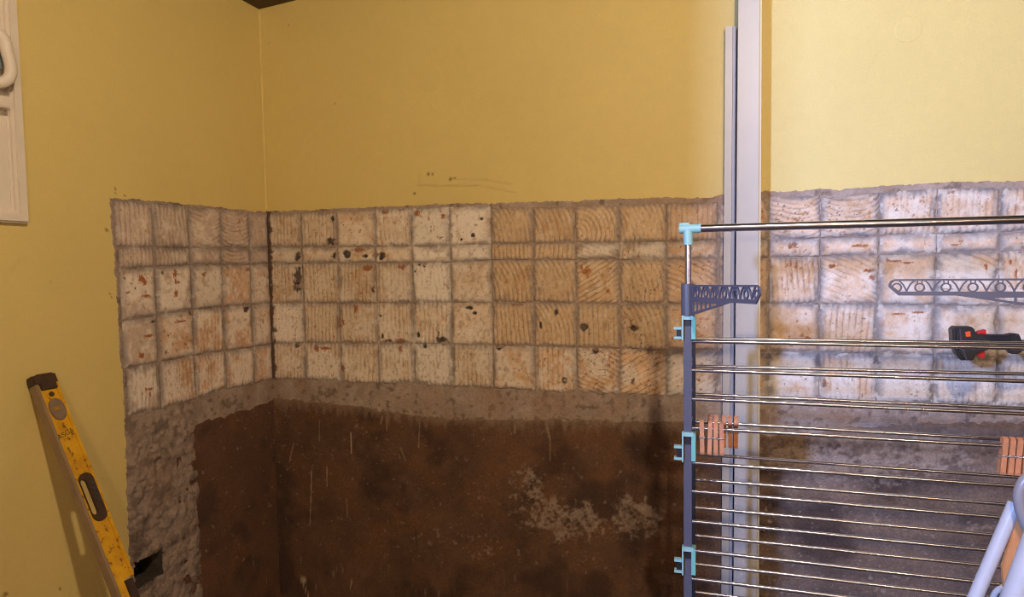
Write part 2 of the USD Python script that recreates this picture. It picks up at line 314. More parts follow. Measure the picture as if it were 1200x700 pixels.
    Hh = .0024 + .0042 * body - .0021 * val * amp * body + .0022 * (fbm2(S, Z, 70, 3, seed + 9) - .5) + .0006 * k_s - .0038 * mc - .0012 * crack
    nn, m = S.shape; V = w.P(S, Z, Hh).reshape(-1, 3); i = (np.arange(nn - 1)[:, None] * m + np.arange(m - 1)).ravel()
    q = np.stack([i, i + 1, i + m + 1, i + m], 1); F = np.vstack([q[:, [0, 1, 2]], q[:, [0, 2, 3]]])
    if w.k == 'left': F = F[:, ::-1]
    obj('adhesive_square', (V, F), M_adh, parent, smooth=True, col=np.clip(C, 0, 1).reshape(-1, 3))

def zgrid(lo, hi, fine_lo, st):
    a = np.arange(fine_lo, hi + st, st); b = np.linspace(lo, fine_lo, 14)[:-1] if lo < fine_lo else np.array([])
    return np.r_[b, a]
# ---- wall_back
RIDGE, EAVE, ROOM_X, ROOM_Y = 1.85, on_y(298, 12)[2], 3.7, -3.9
_q = on_y(347, 0); SLOPE = (_q[2] - EAVE) / (_q[0] + .02); APEX = EAVE + SLOPE * RIDGE
wb = thing('wall_back', kind='structure')
g = Polygon([(-.3, 0), (ROOM_X + .2, 0), (ROOM_X + .2, EAVE + .02), (RIDGE, APEX + .02), (-.3, EAVE - SLOPE * .3)])
m = prism(g, .25); m.apply_transform(frame4([0, .262, 0], [1, 0, 0], [0, 0, 1], [0, -1, 0])); obj('masonry', m, M_mas, wb)
def spots(w, lst):
    out = []
    for u, v, r in lst: s, z = w.px(u, v); out.append((s, z, r * .0030))
    return out
def segs(w, lst): return [(np.array(w.px(*a)), np.array(w.px(*b)), t) for a, b, t in lst]
def paint_col(w, sp, sg, seed):
    sp, sg = spots(w, sp), segs(w, sg)
    def f(S, Z, Hh):
        C = np.broadcast_to(YEL, S.shape + (3,)) * (1 + .10 * (fbm2(S, Z, 3.0, 4, seed) - .5) + .05 * (fbm2(S, Z, 45, 3, seed + 1) - .5))[..., None]
        for s, z, r in sp:
            d = np.hypot(S - s, Z - z) / r + .9 * (fbm2(S, Z, 160, 2, seed + 2) - .5)
            C = mixc(C, L3(112, 76, 30), .8 * (1 - sstep(.7, 1.25, d)))
        for a, b, t in sg:
            ab = b - a; L = ab @ ab; k = np.clip(((S - a[0]) * ab[0] + (Z - a[1]) * ab[1]) / L, 0, 1)
            d = np.hypot(S - a[0] - k * ab[0], Z - a[1] - k * ab[1])
            C = mixc(C, L3(150, 108, 48), .55 * t * (1 - sstep(.001, .005, d)) * (.4 + fbm2(S, Z, 60, 2, 4)))
        return C
    return f
pz = lambda S, Z: .0008 + .0009 * (fbm2(S, Z, 5, 3, 3) - .5)
cf = paint_col(BACK, [(299.5, 17, 1.5), (300, 18.5, 1.2), (303.5, 58, 1), (315, 51, 1), (306, 133, .8), (310, 225, 1.3), (310, 234, 1.3), (339, 30, 1), (502, 204, 2), (507, 204, 1.5), (528, 210, 2.4), (533, 209, 1.3), (486, 227, 1.6), (393, 122, .8), (1066, 76, .7)],
               [((490, 217), (520, 218), .5), ((520, 218), (560, 217.5), .6), ((560, 217.5), (605, 226), .4), ((530, 209.5), (570, 211), .35), ((570, 211), (600, 216), .35), ((492, 204), (491, 214), .25), ((1030, 60), (1020, 78), .12)], 20)
def pk(S, Z): return (Z < EAVE + SLOPE * S + .01) & (Z > b_top(np.clip(S, 0, 2.6)) - .05)
relief('yellow_paint', BACK, np.arange(0, S_END + 1.0, .005), np.arange(1.42, 2.9, .005), pz, cf, M_paint, wb, pk)
for u, v, pr in ((504, 92, 14), (1064, 34, 17)):                      # covers of old junction boxes, painted over
    s, z = BACK.px(u, v); R = abs(BACK.px(u + pr, v)[0] - s)
    rr = np.array([0, R * .8, R * .93, R * .955, R * .975, R, R * 1.03]); hh = np.array([.0019, .0019, .0019, .0014, .0014, .0020, .0004])
    a = np.linspace(0, 2 * np.pi, 41)[:-1]; V = [[s, -hh[0], z]]; F = []
    for r_, h_ in zip(rr[1:], hh[1:]): V += [[s + r_ * math.cos(t), -h_, z + r_ * math.sin(t)] for t in a]
    for k in range(len(rr) - 1):
        for j in range(40):
            j2 = (j + 1) % 40
            if k == 0: F.append([0, 1 + j, 1 + j2])
            else: b0, b1 = 1 + (k - 1) * 40, 1 + k * 40; F += [[b0 + j, b1 + j, b1 + j2], [b0 + j, b1 + j2, b0 + j2]]
    obj('round_box_cover', (np.array(V), np.array(F)), M_paint, wb, smooth=True, label='round cover painted over in the wall\'s yellow', col=np.tile(YEL, (len(V), 1)))
# grey mortar under everything that was tiled
def bed_h(w, top, edge):
    def f(S, Z):
        d = top(S) - Z + .010 * (fbm2(S, Z, 45, 4, 40) - .5) + .006 * (fbm2(S, Z, 140, 2, 41) - .5)
        if edge is not None: d = np.minimum(d, edge(Z) - S + .016 * (fbm2(S, Z, 40, 4, 42) - .5) + .010 * (fbm2(S, Z, 120, 2, 43) - .5))
        h = -.006 + .0085 * sstep(-.004, .004, d) + .0016 * (fbm2(S, Z, 60, 4, 44) - .5)
        if w.k == 'left':
            rough = sstep(.395, .44, S) * sstep(.0, .03, l_rows[4](np.clip(S, 0, .72)) - Z)
            h = h + sstep(.0, .02, d) * rough * (.030 * (fbm2(S, Z, 26, 5, 45) - .45) + .005)
            for (u, v, a, b, dp) in PITS:
                s, z = w.px(u, v); h = h - dp * (1 - sstep(.6, 1.1, np.hypot((S - s) / a, (Z - z) / b) + .8 * (fbm2(S, Z, 70, 3, 46) - .5)))
        else:
            pass
        return h
    return f
_s, _z = LEFT.px(172, 667); NI = (_s, _z, abs(LEFT.px(189, 667)[0] - _s), abs(LEFT.px(172, 683)[1] - _z))
def niche_q(S, Z): return np.maximum(np.abs(S - NI[0]) / NI[2], np.abs(Z - NI[1]) / NI[3]) + .55 * (fbm2(S, Z, 80, 3, 47) - .5)
PITS = [(185, 541, .016, .013, .02), (160, 605, .012, .008, .005), (176, 527, .007, .006, .008), (165, 565, .012, .008, .008), (160, 520, .008, .008, .006)]
def bed_c(w, top):
    def f(S, Z, Hh):
        C = np.broadcast_to(np.array(L3(164, 144, 128)), S.shape + (3,)) * (1 + .45 * (fbm2(S, Z, 26, 5, 50) - .5) + .2 * (fbm2(S, Z, 120, 3, 51) - .5))[..., None]
        C = mixc(C, L3(178, 160, 146), .7 * sstep(.52, .7, fbm2(S, Z, 40, 4, 52)))
        C = mixc(C, L3(84, 66, 56), .6 * sstep(.56, .68, fbm2(S, Z, 60, 4, 53)))
        C = mixc(C, L3(150, 120, 96), .5 * sstep(.5, .7, fbm2(S, Z, 9, 3, 54)))
        ck = corner_crack(S, Z)
        if w.k == 'left':
            C = mixc(C, L3(70, 58, 48), .75 * sstep(.02, .05, -Hh))
            rg = sstep(.40, .44, S)
            C = mixc(C, L3(92, 74, 66), .7 * rg * sstep(.50, .64, fbm2(S, Z, 30, 5, 57)))
            C = mixc(C, L3(176, 156, 140), .4 * rg * sstep(.56, .68, fbm2(S, Z, 36, 5, 58)))
        return mixc(C, L3(88, 66, 54), ck * .92) if w.k == 'back' else mixc(C, L3(120, 105, 96), .3 * sstep(.3, .45, S))
    return f
bt = lambda S: b_top(np.clip(S, 0, 2.6))
relief('mortar_bed', BACK, np.arange(0, S_END, .004), zgrid(0, 1.60, .26, .004), bed_h(BACK, bt, None), bed_c(BACK, bt), M_bed, wb, lambda S, Z: bt(S) - Z > -.014)
# the squares of tile adhesive on the back wall
PAT = ['vvnvnnaaAavahhvvv', 'nnnnnnvvdvnvnnnnn', 'vvvvvnaaeadvvdndvv', 'vvvvvnvavannnvnnn', 'vvvvvvnvdeennvnvv']
for i in range(18):
    for r_ in range(5):
        zhi = (lambda s, f=b_top, o=(.012 if i < 6 else .020): f(np.clip(s, 0, 2.6)) - o) if r_ == 0 else b_rows[r_ - 1]
        zlo = b_rows[r_]
        s0, s1 = max(bl[i], .011), bl[i + 1]
        tone = np.array(CREAM if i < 6 else TAN if i < 10 else PINK)
        if i in (10, 11): tone = np.array(L3(208, 174, 142))
        if i == 6 and r_ == 4 or i in (7, 8, 9) and r_ == 4: tone = np.array(L3(226, 188, 148))
        wht = [.35, .3, .4, .5, .95, .8, .1, .1, .15, .05, .3, .2, .3, .45, .55, .6, .6, .6][i]
        if r_ == 1 and (i < 6 or i >= 8): wht = max(wht, .55)
        if r_ == 4: wht = max(wht, .55 if i < 10 else .75)
        if r_ >= 2 and i == 5: wht = .45
        if r_ == 3 and i in (0, 4): wht = .75
        rust = .35 if i < 6 else .3 if i < 10 else .32
        if r_ in (2, 4) and i in (5, 6, 8): rust = .55
        speck = .22 if i in (0, 1, 2, 3) else .35 if i < 10 else .42
        if i in (6, 7, 8, 9) and r_ in (2,): speck = .5
        if r_ == 4: speck = .45
        tile_square(BACK, wb, s0, s1, zlo, zhi, (PAT[r_] + 'vv')[i], tone, wht, rust, speck, .3 if i < 10 else .42, seed=i * 11 + r_ * 201, fringe=.022 if i < 10 else .026)
# brown coating below
coat_edge_b = prof(BACK, [(325, 467), (360, 470), (400, 473), (440, 479), (480, 485), (530, 489), (577, 490), (640, 491), (700, 492), (780, 493), (850, 497), (900, 509), (960, 507), (1000, 499), (1100, 494), (1200, 494)])
SCR = segs(BACK, [((412, 507), (412.5, 531), .8), ((366, 552), (365, 588), .55), ((365, 588), (364, 616), .4), ((384, 547), (384, 570), .45), ((345, 520), (340, 541), .4), ((375, 493), (375, 516), .25), ((407, 584), (408, 606), .25), ((493, 484), (491, 524), .3), ((640, 495), (645, 515), .5), ((645, 515), (645, 540), .3), ((470, 525), (476, 540), .3), ((413, 680), (411, 690), .6), ((395, 668), (389, 677), .4), ((353, 678), (362, 698), .8), ((353, 678), (366, 683), .9), ((487, 617), (489, 640), -.6), ((604, 497), (604, 507), .4), ((449, 487), (447, 496), .5), ((454, 492), (454, 505), .4)])
EFF = [(600, 590, 50, 40, .03), (660, 608, 64, 28, .19), (745, 605, 36, 28, .19), (620, 568, 26, 26, .17), (560, 640, 34, 22, .07), (500, 632, 22, 10, .06), (420, 622, 25, 10, .03), (985, 540, 90, 34, .24), (920, 535, 36, 25, .20), (1090, 530, 75, 32, .22), (970, 570, 60, 12, .07), (1030, 605, 20, 8, .09), (1150, 620, 25, 8, .09), (1050, 690, 40, 12, .08)]
def coat_c(S, Z, Hh):
    right = sstep(1.45, 1.95, S)
    C = mixc(np.broadcast_to(np.array(L3(98, 70, 50)), S.shape + (3,)), L3(122, 102, 88), right)
    C = C * (1 + .8 * (fbm2(S, Z, 9, 5, 60) - .5) + .35 * (fbm2(S, Z, 60, 4, 61) - .5))[..., None]
    C = mixc(C, L3(112, 74, 44), .5 * sstep(.5, .68, fbm2(S, Z, 14, 4, 62)) * (1 - right))
    C = mixc(C, L3(58, 40, 32), .7 * sstep(.5, .68, fbm2(S, Z, 7, 4, 63)))
    e = np.zeros_like(S)
    for u, v, a, b, k in EFF:
        s, z = BACK.px(u, v); a, b = abs(BACK.px(u + a, v)[0] - s), abs(BACK.px(u, v + b)[1] - z)
        e = np.maximum(e, k * (1 - sstep(.3, 1.25, np.hypot((S - s) / a, (Z - z) / b))))
    n = fbm2(S, Z, 85, 5, 64) * .62 + fbm2(S, Z, 22, 4, 65) * .38
    C = mixc(C, L3(190, 168, 146), .62 * sstep(.54, .74, n + .8 * e) * np.clip(e * 14, 0, .8))
    C = mixc(C, L3(190, 172, 156), .55 * sstep(.66, .72, fbm2(S, Z, 75, 4, 66)) * (.35 + .5 * right))
    for a, b, t in SCR:
        ab = b - a; L = ab @ ab; k = np.clip(((S - a[0]) * ab[0] + (Z - a[1]) * ab[1]) / L, 0, 1)
        d = np.hypot(S - a[0] - k * ab[0], Z - a[1] - k * ab[1])
        C = mixc(C, L3(190, 165, 135) if t > 0 else L3(34, 24, 20), abs(t) * (1 - sstep(.0012, .0034, d)))
    t = coat_edge_b(np.clip(S, .02, 2.5)) - Z
    return mixc(C, L3(134, 110, 90), .85 * (1 - sstep(-.005, .055, t + .11 * (fbm2(S, Z, 30, 5, 67, sx=2.2) - .5))))
def coat_d(S, Z): return coat_edge_b(np.clip(S, .02, 2.5)) - Z + .03 * (fbm2(S, Z, 34, 5, 68, sx=1.6) - .5)
relief('brown_coating', BACK, np.arange(0, S_END, .0033), zgrid(0, .95, .26, .0033), lambda S, Z: -.004 + .0085 * sstep(-.006, .006, coat_d(S, Z)) + .0016 * (fbm2(S, Z, 40, 4, 69) - .5), coat_c, M_coat, wb, lambda S, Z: coat_d(S, Z) > -.012)

# ---- wall_left
wl = thing('wall_left', kind='structure')
body = bx([-.182, (ROOM_Y + .25) / 2, EAVE / 2], [.30, abs(ROOM_Y) + .25, EAVE])
body = trimesh.boolean.difference([body, bx([-.08, -NI[0], NI[1]], [.13, NI[2] * 2.6, NI[3] * 2.6])], engine='manifold')
obj('masonry', body, M_mas, wl, smooth=False)
obj('partition', bx([.355, -2.36, EAVE / 2], [.78, .12, EAVE]), M_wall, wl, smooth=False)
cf = paint_col(LEFT, [(135, 222, 1.4), (135, 226, 1.2), (146, 229, 1.2), (125, 270, 1.8), (128, 345, 1), (60, 330, .8), (188, 77, .8), (130, 348, 1), (6, 697, 2), (120, 560, .9), (70, 690, 1.4), (110, 610, 1)], [((12, 318), (22, 305), .25), ((22, 305), (30, 301), .15), ((60, 340), (80, 335), .12)], 25)
relief('yellow_paint', LEFT, np.arange(0, 1.6, .005), zgrid(0, EAVE, .26, .005), pz, cf, M_paint, wl, lambda S, Z: ~((Z < l_top(np.clip(S, 0, .75)) - .03) & (S < l_edge(Z) - .015)))
lt = lambda S: l_top(np.clip(S, 0, .75))
relief('mortar_bed', LEFT, np.arange(0, .80, .0035), zgrid(0, 1.60, .26, .0035), bed_h(LEFT, lt, l_edge), bed_c(LEFT, lt), M_bed, wl, lambda S, Z: (lt(S) - Z > -.014) & (l_edge(Z) - S > -.02) & (niche_q(S, Z) > 1))
nb = trimesh.creation.box([.10, NI[2] * 2.15, NI[3] * 2.15]); nb = nb.subdivide().subdivide().subdivide(); nb.apply_translation([-.046, -NI[0], NI[1]])
nb.update_faces(nb.triangles_center[:, 0] < .0038); nb.remove_unreferenced_vertices()
nv = nb.vertices.copy(); nv += .012 * (np.stack([meshkit.fbm(nv * 45 + 9 * k, 4, k) for k in range(3)], 1) - .5); nb.vertices = nv; nb.invert()
obj('niche', nb, mat('sooty_masonry', L3(74, 64, 55), .95, noise=.25, nscale=50, bump=.5), wl, smooth=40, label='square hole broken into the mortar')
PATL = ['nhhvv', 'nhnvv', 'nnnnn', 'nnvnn', 'nvvvv']
for i in range(5):
    for r_ in range(5):
        zhi = (lambda s: l_top(s) - .008) if r_ == 0 else l_rows[r_ - 1]
        s0, s1 = ll[i], ll[i + 1]
        if i == 4: s1 = float(l_edge([H + .12, H + .03, H - .07, H - .2, H - .36][r_])) - .012
        tone = np.array(GREYB) if i > 1 or r_ < 2 else np.array(L3(216, 182, 152))
        if r_ >= 3 and i in (1, 2, 3): tone = np.array(L3(212, 170, 134))
        tile_square(LEFT, wl, s0, s1, l_rows[r_], zhi, PATL[r_][i], tone, .35 if r_ < 2 else .6, .15 if r_ < 2 else .3, .15 if r_ < 2 else .3, .4, seed=5000 + i * 13 + r_ * 211, fringe=.026)
cl_top = prof(LEFT, [(200, 508), (215, 502), (230, 497), (260, 488), (290, 479), (310, 472), (327, 466)])
cl_s = float(LEFT.px(201, 600)[0]) ; cl_s2 = float(LEFT.px(207, 690)[0])
def coatl_d(S, Z):
    ed = np.interp(Z, [.4, .95], [cl_s2, float(LEFT.px(199, 520)[0])])
    return np.minimum(cl_top(np.clip(S, 0, .5)) - Z + .03 * (fbm2(S, Z, 34, 5, 71) - .5), ed - S + .016 * (fbm2(S, Z, 34, 5, 72) - .5))
SCL = segs(LEFT, [((201, 520), (205, 545), .4), ((205, 552), (214, 548), .5), ((204, 605), (216, 620), .4), ((204, 580), (208, 575), .3), ((227, 615), (227.5, 616), 1), ((240, 645), (240.5, 646), .6), ((277, 525), (277.5, 527), .7)])
def coatl_c(S, Z, Hh):
    C = np.broadcast_to(np.array(L3(98, 68, 48)), S.shape + (3,)) * (1 + .7 * (fbm2(S, Z, 9, 5, 73) - .5) + .35 * (fbm2(S, Z, 60, 4, 74) - .5))[..., None]
    C = mixc(C, L3(62, 44, 34), .6 * sstep(.5, .68, fbm2(S, Z, 7, 4, 75)))
    C = mixc(C, L3(120, 78, 48), .5 * sstep(.52, .68, fbm2(S, Z, 12, 4, 76)))
    C = mixc(C, L3(170, 150, 128), .4 * sstep(.68, .73, fbm2(S, Z, 75, 4, 77)))
    for a, b, t in SCL:
        ab = b - a; L = ab @ ab; k = np.clip(((S - a[0]) * ab[0] + (Z - a[1]) * ab[1]) / L, 0, 1)
        C = mixc(C, L3(180, 155, 130), t * (1 - sstep(.0014, .004, np.hypot(S - a[0] - k * ab[0], Z - a[1] - k * ab[1]))))
    return C
relief('brown_coating', LEFT, np.arange(0, .50, .0033), zgrid(0, .97, .26, .0033), lambda S, Z: -.004 + .009 * sstep(-.006, .006, coatl_d(S, Z)) + .0016 * (fbm2(S, Z, 40, 4, 78) - .5), coatl_c, M_coat, wl, lambda S, Z: coatl_d(S, Z) > -.012)
obj('corner_caulk', tube([[.002, -.002, b_top(0.0) + .004], [.002, -.002, EAVE - .01]], .004, 8), M_paint, wl, smooth=True, col=np.tile(YEL * 1.04, (18, 1)))

# ---- the rest of the room: other walls, floor, boarded roof
obj('wall_right', bx([ROOM_X + .1, ROOM_Y / 2, EAVE / 2], [.2, abs(ROOM_Y) - .002, EAVE]), M_side, smooth=False).SetCustomDataByKey('kind', 'structure')
WX0, WX1, WZ0, WZ1 = .0, .26, 1.86, 2.18
m = prism(g.difference(sbox(WX0, WZ0, WX1, WZ1)), .2); m.apply_transform(frame4([0, ROOM_Y, 0], [1, 0, 0], [0, 0, 1], [0, -1, 0])); obj('wall_front', m, M_side, smooth=False).SetCustomDataByKey('kind', 'structure')
obj('floor', bx([ROOM_X / 2, ROOM_Y / 2, -.05], [ROOM_X + .5, abs(ROOM_Y) + .5, .1]), M_floor, smooth=False).SetCustomDataByKey('kind', 'structure')
ce = thing('ceiling', kind='structure', loc=(0, 0, 0))
n_b = 30; bw = (abs(ROOM_Y) + .02) / n_b
for sgn in (1, -1):
    x0, x1 = (-.25, RIDGE) if sgn > 0 else (ROOM_X + .25, RIDGE)
    z0, z1 = (EAVE - SLOPE * .25, APEX) if sgn > 0 else (EAVE - .03, APEX)
    for k in range(n_b):
        y = -(k + .5) * bw; jig = .003 * ((k * 7) % 3)
        obj('roof_board',
            trimesh.Trimesh(*(lambda h0, h1: (np.array([[x0, y - h0, z0 + jig], [x1, y - h0, z1 + jig], [x1, y + h0, z1 + jig], [x0, y + h0, z0 + jig], [x0, y - h0, z0 + h1], [x1, y - h0, z1 + h1], [x1, y + h0, z1 + h1], [x0, y + h0, z0 + h1]]),
             np.array([[0, 2, 1], [0, 3, 2], [4, 5, 6], [4, 6, 7], [0, 1, 5], [0, 5, 4], [1, 2, 6], [1, 6, 5], [2, 3, 7], [2, 7, 6], [3, 0, 4], [3, 4, 7]])))((bw - .004) / 2, .03), process=False), M_roof, ce, smooth=False)
w2 = thing('window_2', kind='structure', loc=(WX0, ROOM_Y, WZ0))
for a, b in (((WX0, WZ0), (WX1, WZ0)), ((WX0, WZ1), (WX1, WZ1)), ((WX0, WZ0), (WX0, WZ1)), ((WX1, WZ0), (WX1, WZ1))):
    obj('casing', bar([a[0], ROOM_Y + .01, a[1]], [b[0], ROOM_Y + .01, b[1]], .03, .02, up=(0, 1, .001)), M_casing, w2)

# ---- window_1: moulded white casing at the left picture edge
w1 = thing('window_1', kind='structure', loc=(0, -.95, 1.47))
cy, cz = on_x(28, 262)[1], on_x(28, 262)[2]; cy2, cz2 = -1.62, EAVE - .02
def ring(o, i, x0, x1):
    p = sbox(cy2 + o, cz + o, cy - o, cz2 - o).difference(sbox(cy2 + i, cz + i, cy - i, cz2 - i))
    m = prism(p, x1 - x0); m.apply_transform(frame4([x0, 0, 0], [0, 1, 0], [0, 0, 1], [1, 0, 0])); return m
obj('casing', cat_(ring(0, .030, -.005, .016), ring(.004, .022, .012, .022), ring(.028, .036, -.005, .010)), M_casing, w1, smooth=False)
obj('sash_panel', cat_(ring(.034, .3, -.005, .008), ring(.060, .066, .008, .011)), M_casing, w1, smooth=False)
obj('sash_ledge', pillow(sbox(cy2 + .05, on_x(4, 131)[2], on_x(8, 122, .03)[1], on_x(4, 117)[2]), .05, .006).apply_transform(frame4([.02, 0, 0], [0, 1, 0], [0, 0, 1], [1, 0, 0])), M_casing, w1)
hp = [on_x(u, v, x) for u, v, x in ((-14, 48, .03), (-4, 38, .045), (3, 44, .055), (8, 60, .06), (12.5, 78, .06), (10, 92, .055), (0, 97, .05), (-10, 95, .04))]
hd = obj('handle', tube(spline(hp, 40), .013, 14), M_casing, w1, smooth=True, label='curved pull handle of the white casing')
hp = [on_x(u, v, x) for u, v, x in ((-16, 58, .026), (-4, 52, .03), (1, 62, .034), (2, 78, .034), (-4, 86, .03), (-16, 86, .026))]
obj('handle_insert', pillow(Polygon([(p[1], p[2]) for p in hp]), .02, .005).apply_transform(frame4([.03, 0, 0], [0, 1, 0], [0, 0, 1], [1, 0, 0])), M_glassy, hd, label='blue-grey shiny insert inside the handle')

# ------------------------------------------------------------------ white boards leaning on the wall
def board(name, label, px_top, px_bot, y, depth, z_top, lip, cap=None):
    t = thing(name, label, 'board', group=None)
    (ul, ur), (bl_, br) = px_top, px_bot
    def face(z, ua, ub, v): return on_y(ua, v, y)[0], on_y(ub, v, y)[0]
    xa, xb = face(0, ul, ur, 100); xc, xd = face(0, bl_, br, 600); zt, zb = on_y(ul, 100, y)[2], on_y(bl_, 600, y)[2]
    f = lambda a, b, z: a + (b - a) * (z - zt) / (zb - zt)
    V = []
    for z in (0.0, z_top):
        x0, x1 = f(xa, xc, z), f(xb, xd, z)
        V += [[x0, y, z], [x1, y, z], [x1, y + depth, z], [x0, y + depth, z]]
    m = trimesh.Trimesh(np.array(V), np.array([[0, 1, 5], [0, 5, 4], [1, 2, 6], [1, 6, 5], [2, 3, 7], [2, 7, 6], [3, 0, 4], [3, 4, 7], [0, 2, 1], [0, 3, 2], [4, 5, 6], [4, 6, 7]]))
    return t, m, (lambda z: f(xa, xc, z)), (lambda z: f(xb, xd, z))
t, m, xl, xr = board('white_board', 'wide white jamb board standing against the wall behind the drying rack', (864.5, 889.5), (860.5, 887), -.086, .080, 2.52, 0)
obj('panel', m, M_board, t, smooth=False)
W = []
for z in (0.0, 2.52): W.append([xr(z) + .0038, -.072, z])
obj('edge_strip', bar(W[0], W[1], .007, .012, up=(0, 1, 0)), mat('cream_edge', (.66, .60, .44), .5), t, label='narrow cream edge band down the right side')
t, m, xl, xr = board('white_board', 'narrower shorter white profile standing to the left of the wide jamb board', (849.5, 858.2), (846, 854.6), -.030, .024, on_y(850, 31, -.03)[2], 0)
obj('panel', m, M_board, t, smooth=False)
zt = on_y(850, 31, -.03)[2]; A, B = [], []
for z in (0.0, zt - .002): A.append([xr(z) + .0054, -.020, z]); B.append([xr(z) + .019, -.014, z])
obj('groove_strip', bar(A[0], A[1], .0104, .014, up=(0, 1, 0)), mat('grey_groove', (.42, .40, .40), .5), t, label='recessed grey groove along the profile')

# ------------------------------------------------------------------ spirit level
T0, B0 = np.array([.018, -.932, 1.083]), np.array([.53, -.945, .012])
ax = (B0 - T0) / np.linalg.norm(B0 - T0); LV = float(np.linalg.norm(B0 - T0))
nf = np.array([1.0, 0, 0]) - ax[0] * ax; nf /= np.linalg.norm(nf); wy = np.cross(nf, ax); wy = -wy if wy[1] < 0 else wy   # wy points to the corner
sl = thing('spirit_level', 'scuffed yellow spirit level leaning on the yellow wall beside the mortar patch', 'spirit level', loc=tuple(B0))
LT = frame4(T0, ax, wy, nf)                                          # x along the level, y across the face, z out of the face
if np.linalg.det(LT[:3, :3]) < 0: LT = frame4(T0, ax, wy, nf)
WD, TH = .052, .022
def lev(m): 
    m = m.copy(); m.apply_transform(LT)
    if np.linalg.det(LT[:3, :3]) < 0: m.invert()
    return m
stad = lambda a, b, y, r: LineString([(a, y), (b, y)]).buffer(r)
G1, G2 = stad(.290, .380, .004, .019), stad(LV - .380, LV - .290, .004, .019)
slot1, slot2 = stad(.295, .371, -.006, .0088), stad(LV - .371, LV - .295, -.006, .0088)
midcut = sbox(LV / 2 - .035, WD / 2 - .022, LV / 2 + .035, WD / 2 + .01).buffer(.004)
face = sbox(.022, -WD / 2 + .002, LV - .022, WD / 2 - .002).difference(unary_union([G1, G2, midcut]))
m = prism(face, TH - .006); m.apply_translation([0, 0, -TH + .003]); obj('body', lev(m), M_level, sl)
for s_ in (-1, 1):
    p = sbox(.022, s_ * WD / 2 - .004, LV - .022, s_ * WD / 2 + .004)
    if s_ > 0: p = p.difference(midcut)
    ms = [prism(q, TH) for q in getattr(p, 'geoms', [p])]
    m = cat_(*ms); m.apply_translation([0, 0, -TH]); obj('edge_rail', lev(m), M_alu if s_ < 0 else M_level, sl, label='worn bare metal edge rail' if s_ < 0 else None)
for a, b in ((-.002, .022), (LV - .022, LV + .002)):
    p = sbox(a, -WD / 2 - .005, b, WD / 2 + .005).union(sbox(a + (.0 if a < 0 else -.014), -.015, b + (.014 if a < 0 else 0), .022).buffer(.003))
    obj('end_cap', lev(pillow(p, TH + .006, .003).apply_translation([0, 0, -TH / 2])), M_dark, sl, label='dark plastic end cap')
obj('hang_hole', lev(pillow(Point(.052, .004).buffer(.0065), .004, .001).apply_translation([0, 0, -.002])), M_dark, sl)
v1 = affinity.scale(Point(.094, .004).buffer(1), .030, .021)
vp = obj('vial_plate', lev(pillow(v1, TH, .002).apply_translation([0, 0, -TH / 2 + .001])), M_vial, sl, label='grey oval plate of the plumb vial')
obj('vial', lev(pillow(sbox(.088, -.008, .098, .008), .006, .002).apply_translation([0, 0, .0])), M_amber, vp)
for G, S_ in ((G1, slot1), (G2, slot2)):
    p = G.difference(S_); m = prism(p, .008); m.apply_translation([0, 0, -.006]); gp = obj('grip', lev(m), M_dark, sl, label='dark moulded hand grip around a slot')
    x0 = S_.bounds[0] + .012
    for k in range(4): obj('grip_rib', lev(pillow(sbox(x0 + k * .015, .007, x0 + k * .015 + .007, .018), .004, .001).apply_translation([0, 0, .003])), M_blackl, gp)
obj('centre_vial', lev(pillow(sbox(LV / 2 - .03, WD / 2 - .020, LV / 2 + .03, WD / 2 - .004).buffer(.004), TH * .8, .004).apply_translation([0, 0, -TH / 2])), M_dark, sl, label='dark window of the central vial')
tm = meshkit.text_mesh('ASGA', .0125, .0006); tm.apply_transform(frame4([.172, -.021, 0.0], [-.25, .97, 0], [-.97, -.25, 0], [0, 0, 1]))
tm.apply_translation([0, 0, -.003]); obj('marker_lettering', lev(tm), M_ink, sl, smooth=False, label='letters written in dark marker')

# ------------------------------------------------------------------ drying rack
YF, YB = -.55, -.456
XP = on_y(806, 340, YF)[0]; XR = XP + .80
rk = thing('drying_rack', 'folded tower drying rack of steel rails with dark grey posts and teal joints', 'drying rack', loc=(XP, YF, 0))
XB = on_y(814.2, 420, YB)[0]; XBR = XR - .004
z_top = on_y(850, 267, YF)[2]; z_hub = on_y(806, 371, YF)[2]
for x in (XP, XR):
    obj('upright_pole', rod([x + .001, YF, z_hub], [x + .001, YF, z_top], .0078), M_steel, rk)
    s = 1 if x == XP else -1
    tj = cat_(rod([x - .020 * s, YF, z_top], [x + .030 * s, YF, z_top], .0108, 20), rod([x + .001, YF, z_top - .038], [x + .001, YF, z_top], .0112, 20), bx([x - .008 * s, YF, z_top + .010], [.022, .010, .008]))
    obj('tee_joint', tj, M_teal, rk, smooth=40, label='light teal plastic corner joint')
    zb = on_y(806, 371, YF)[2]
    obj('post', bar([x, YF, .06], [x, YF, z_hub + .002], .0195, .0135, up=(0, 1, 0)), M_grey, rk)
    obj('rear_post', bar([x if s < 0 else XB - .004, YB, .06], [x if s < 0 else XB - .004, YB, z_hub - .055], .012, .0135, up=(0, 1, 0)), M_black, rk)
    obj('foot_bar', cat_(bar([x, YF - .26, .035], [x, YB + .20, .035], .022, .022), bx([x, YF - .25, .012], [.03, .03, .024]), bx([x, YB + .19, .012], [.03, .03, .024]), bar([x, YF, .03], [x, YF, .07], .03, .03, up=(0, 1, 0))), M_grey, rk)
obj('top_rail', rod([XP + .012, YF, z_top], [XR - .012, YF, z_top], .0092, 20), M_steel, rk)
fz = [on_y(812, v, YF)[2] for v in (400.2, 434.2, 467.8, 501.8, 542.6, 576, 611.3, 645.5, 678.6)]; fz += [fz[-1] - .066 * k for k in range(1, 7)]
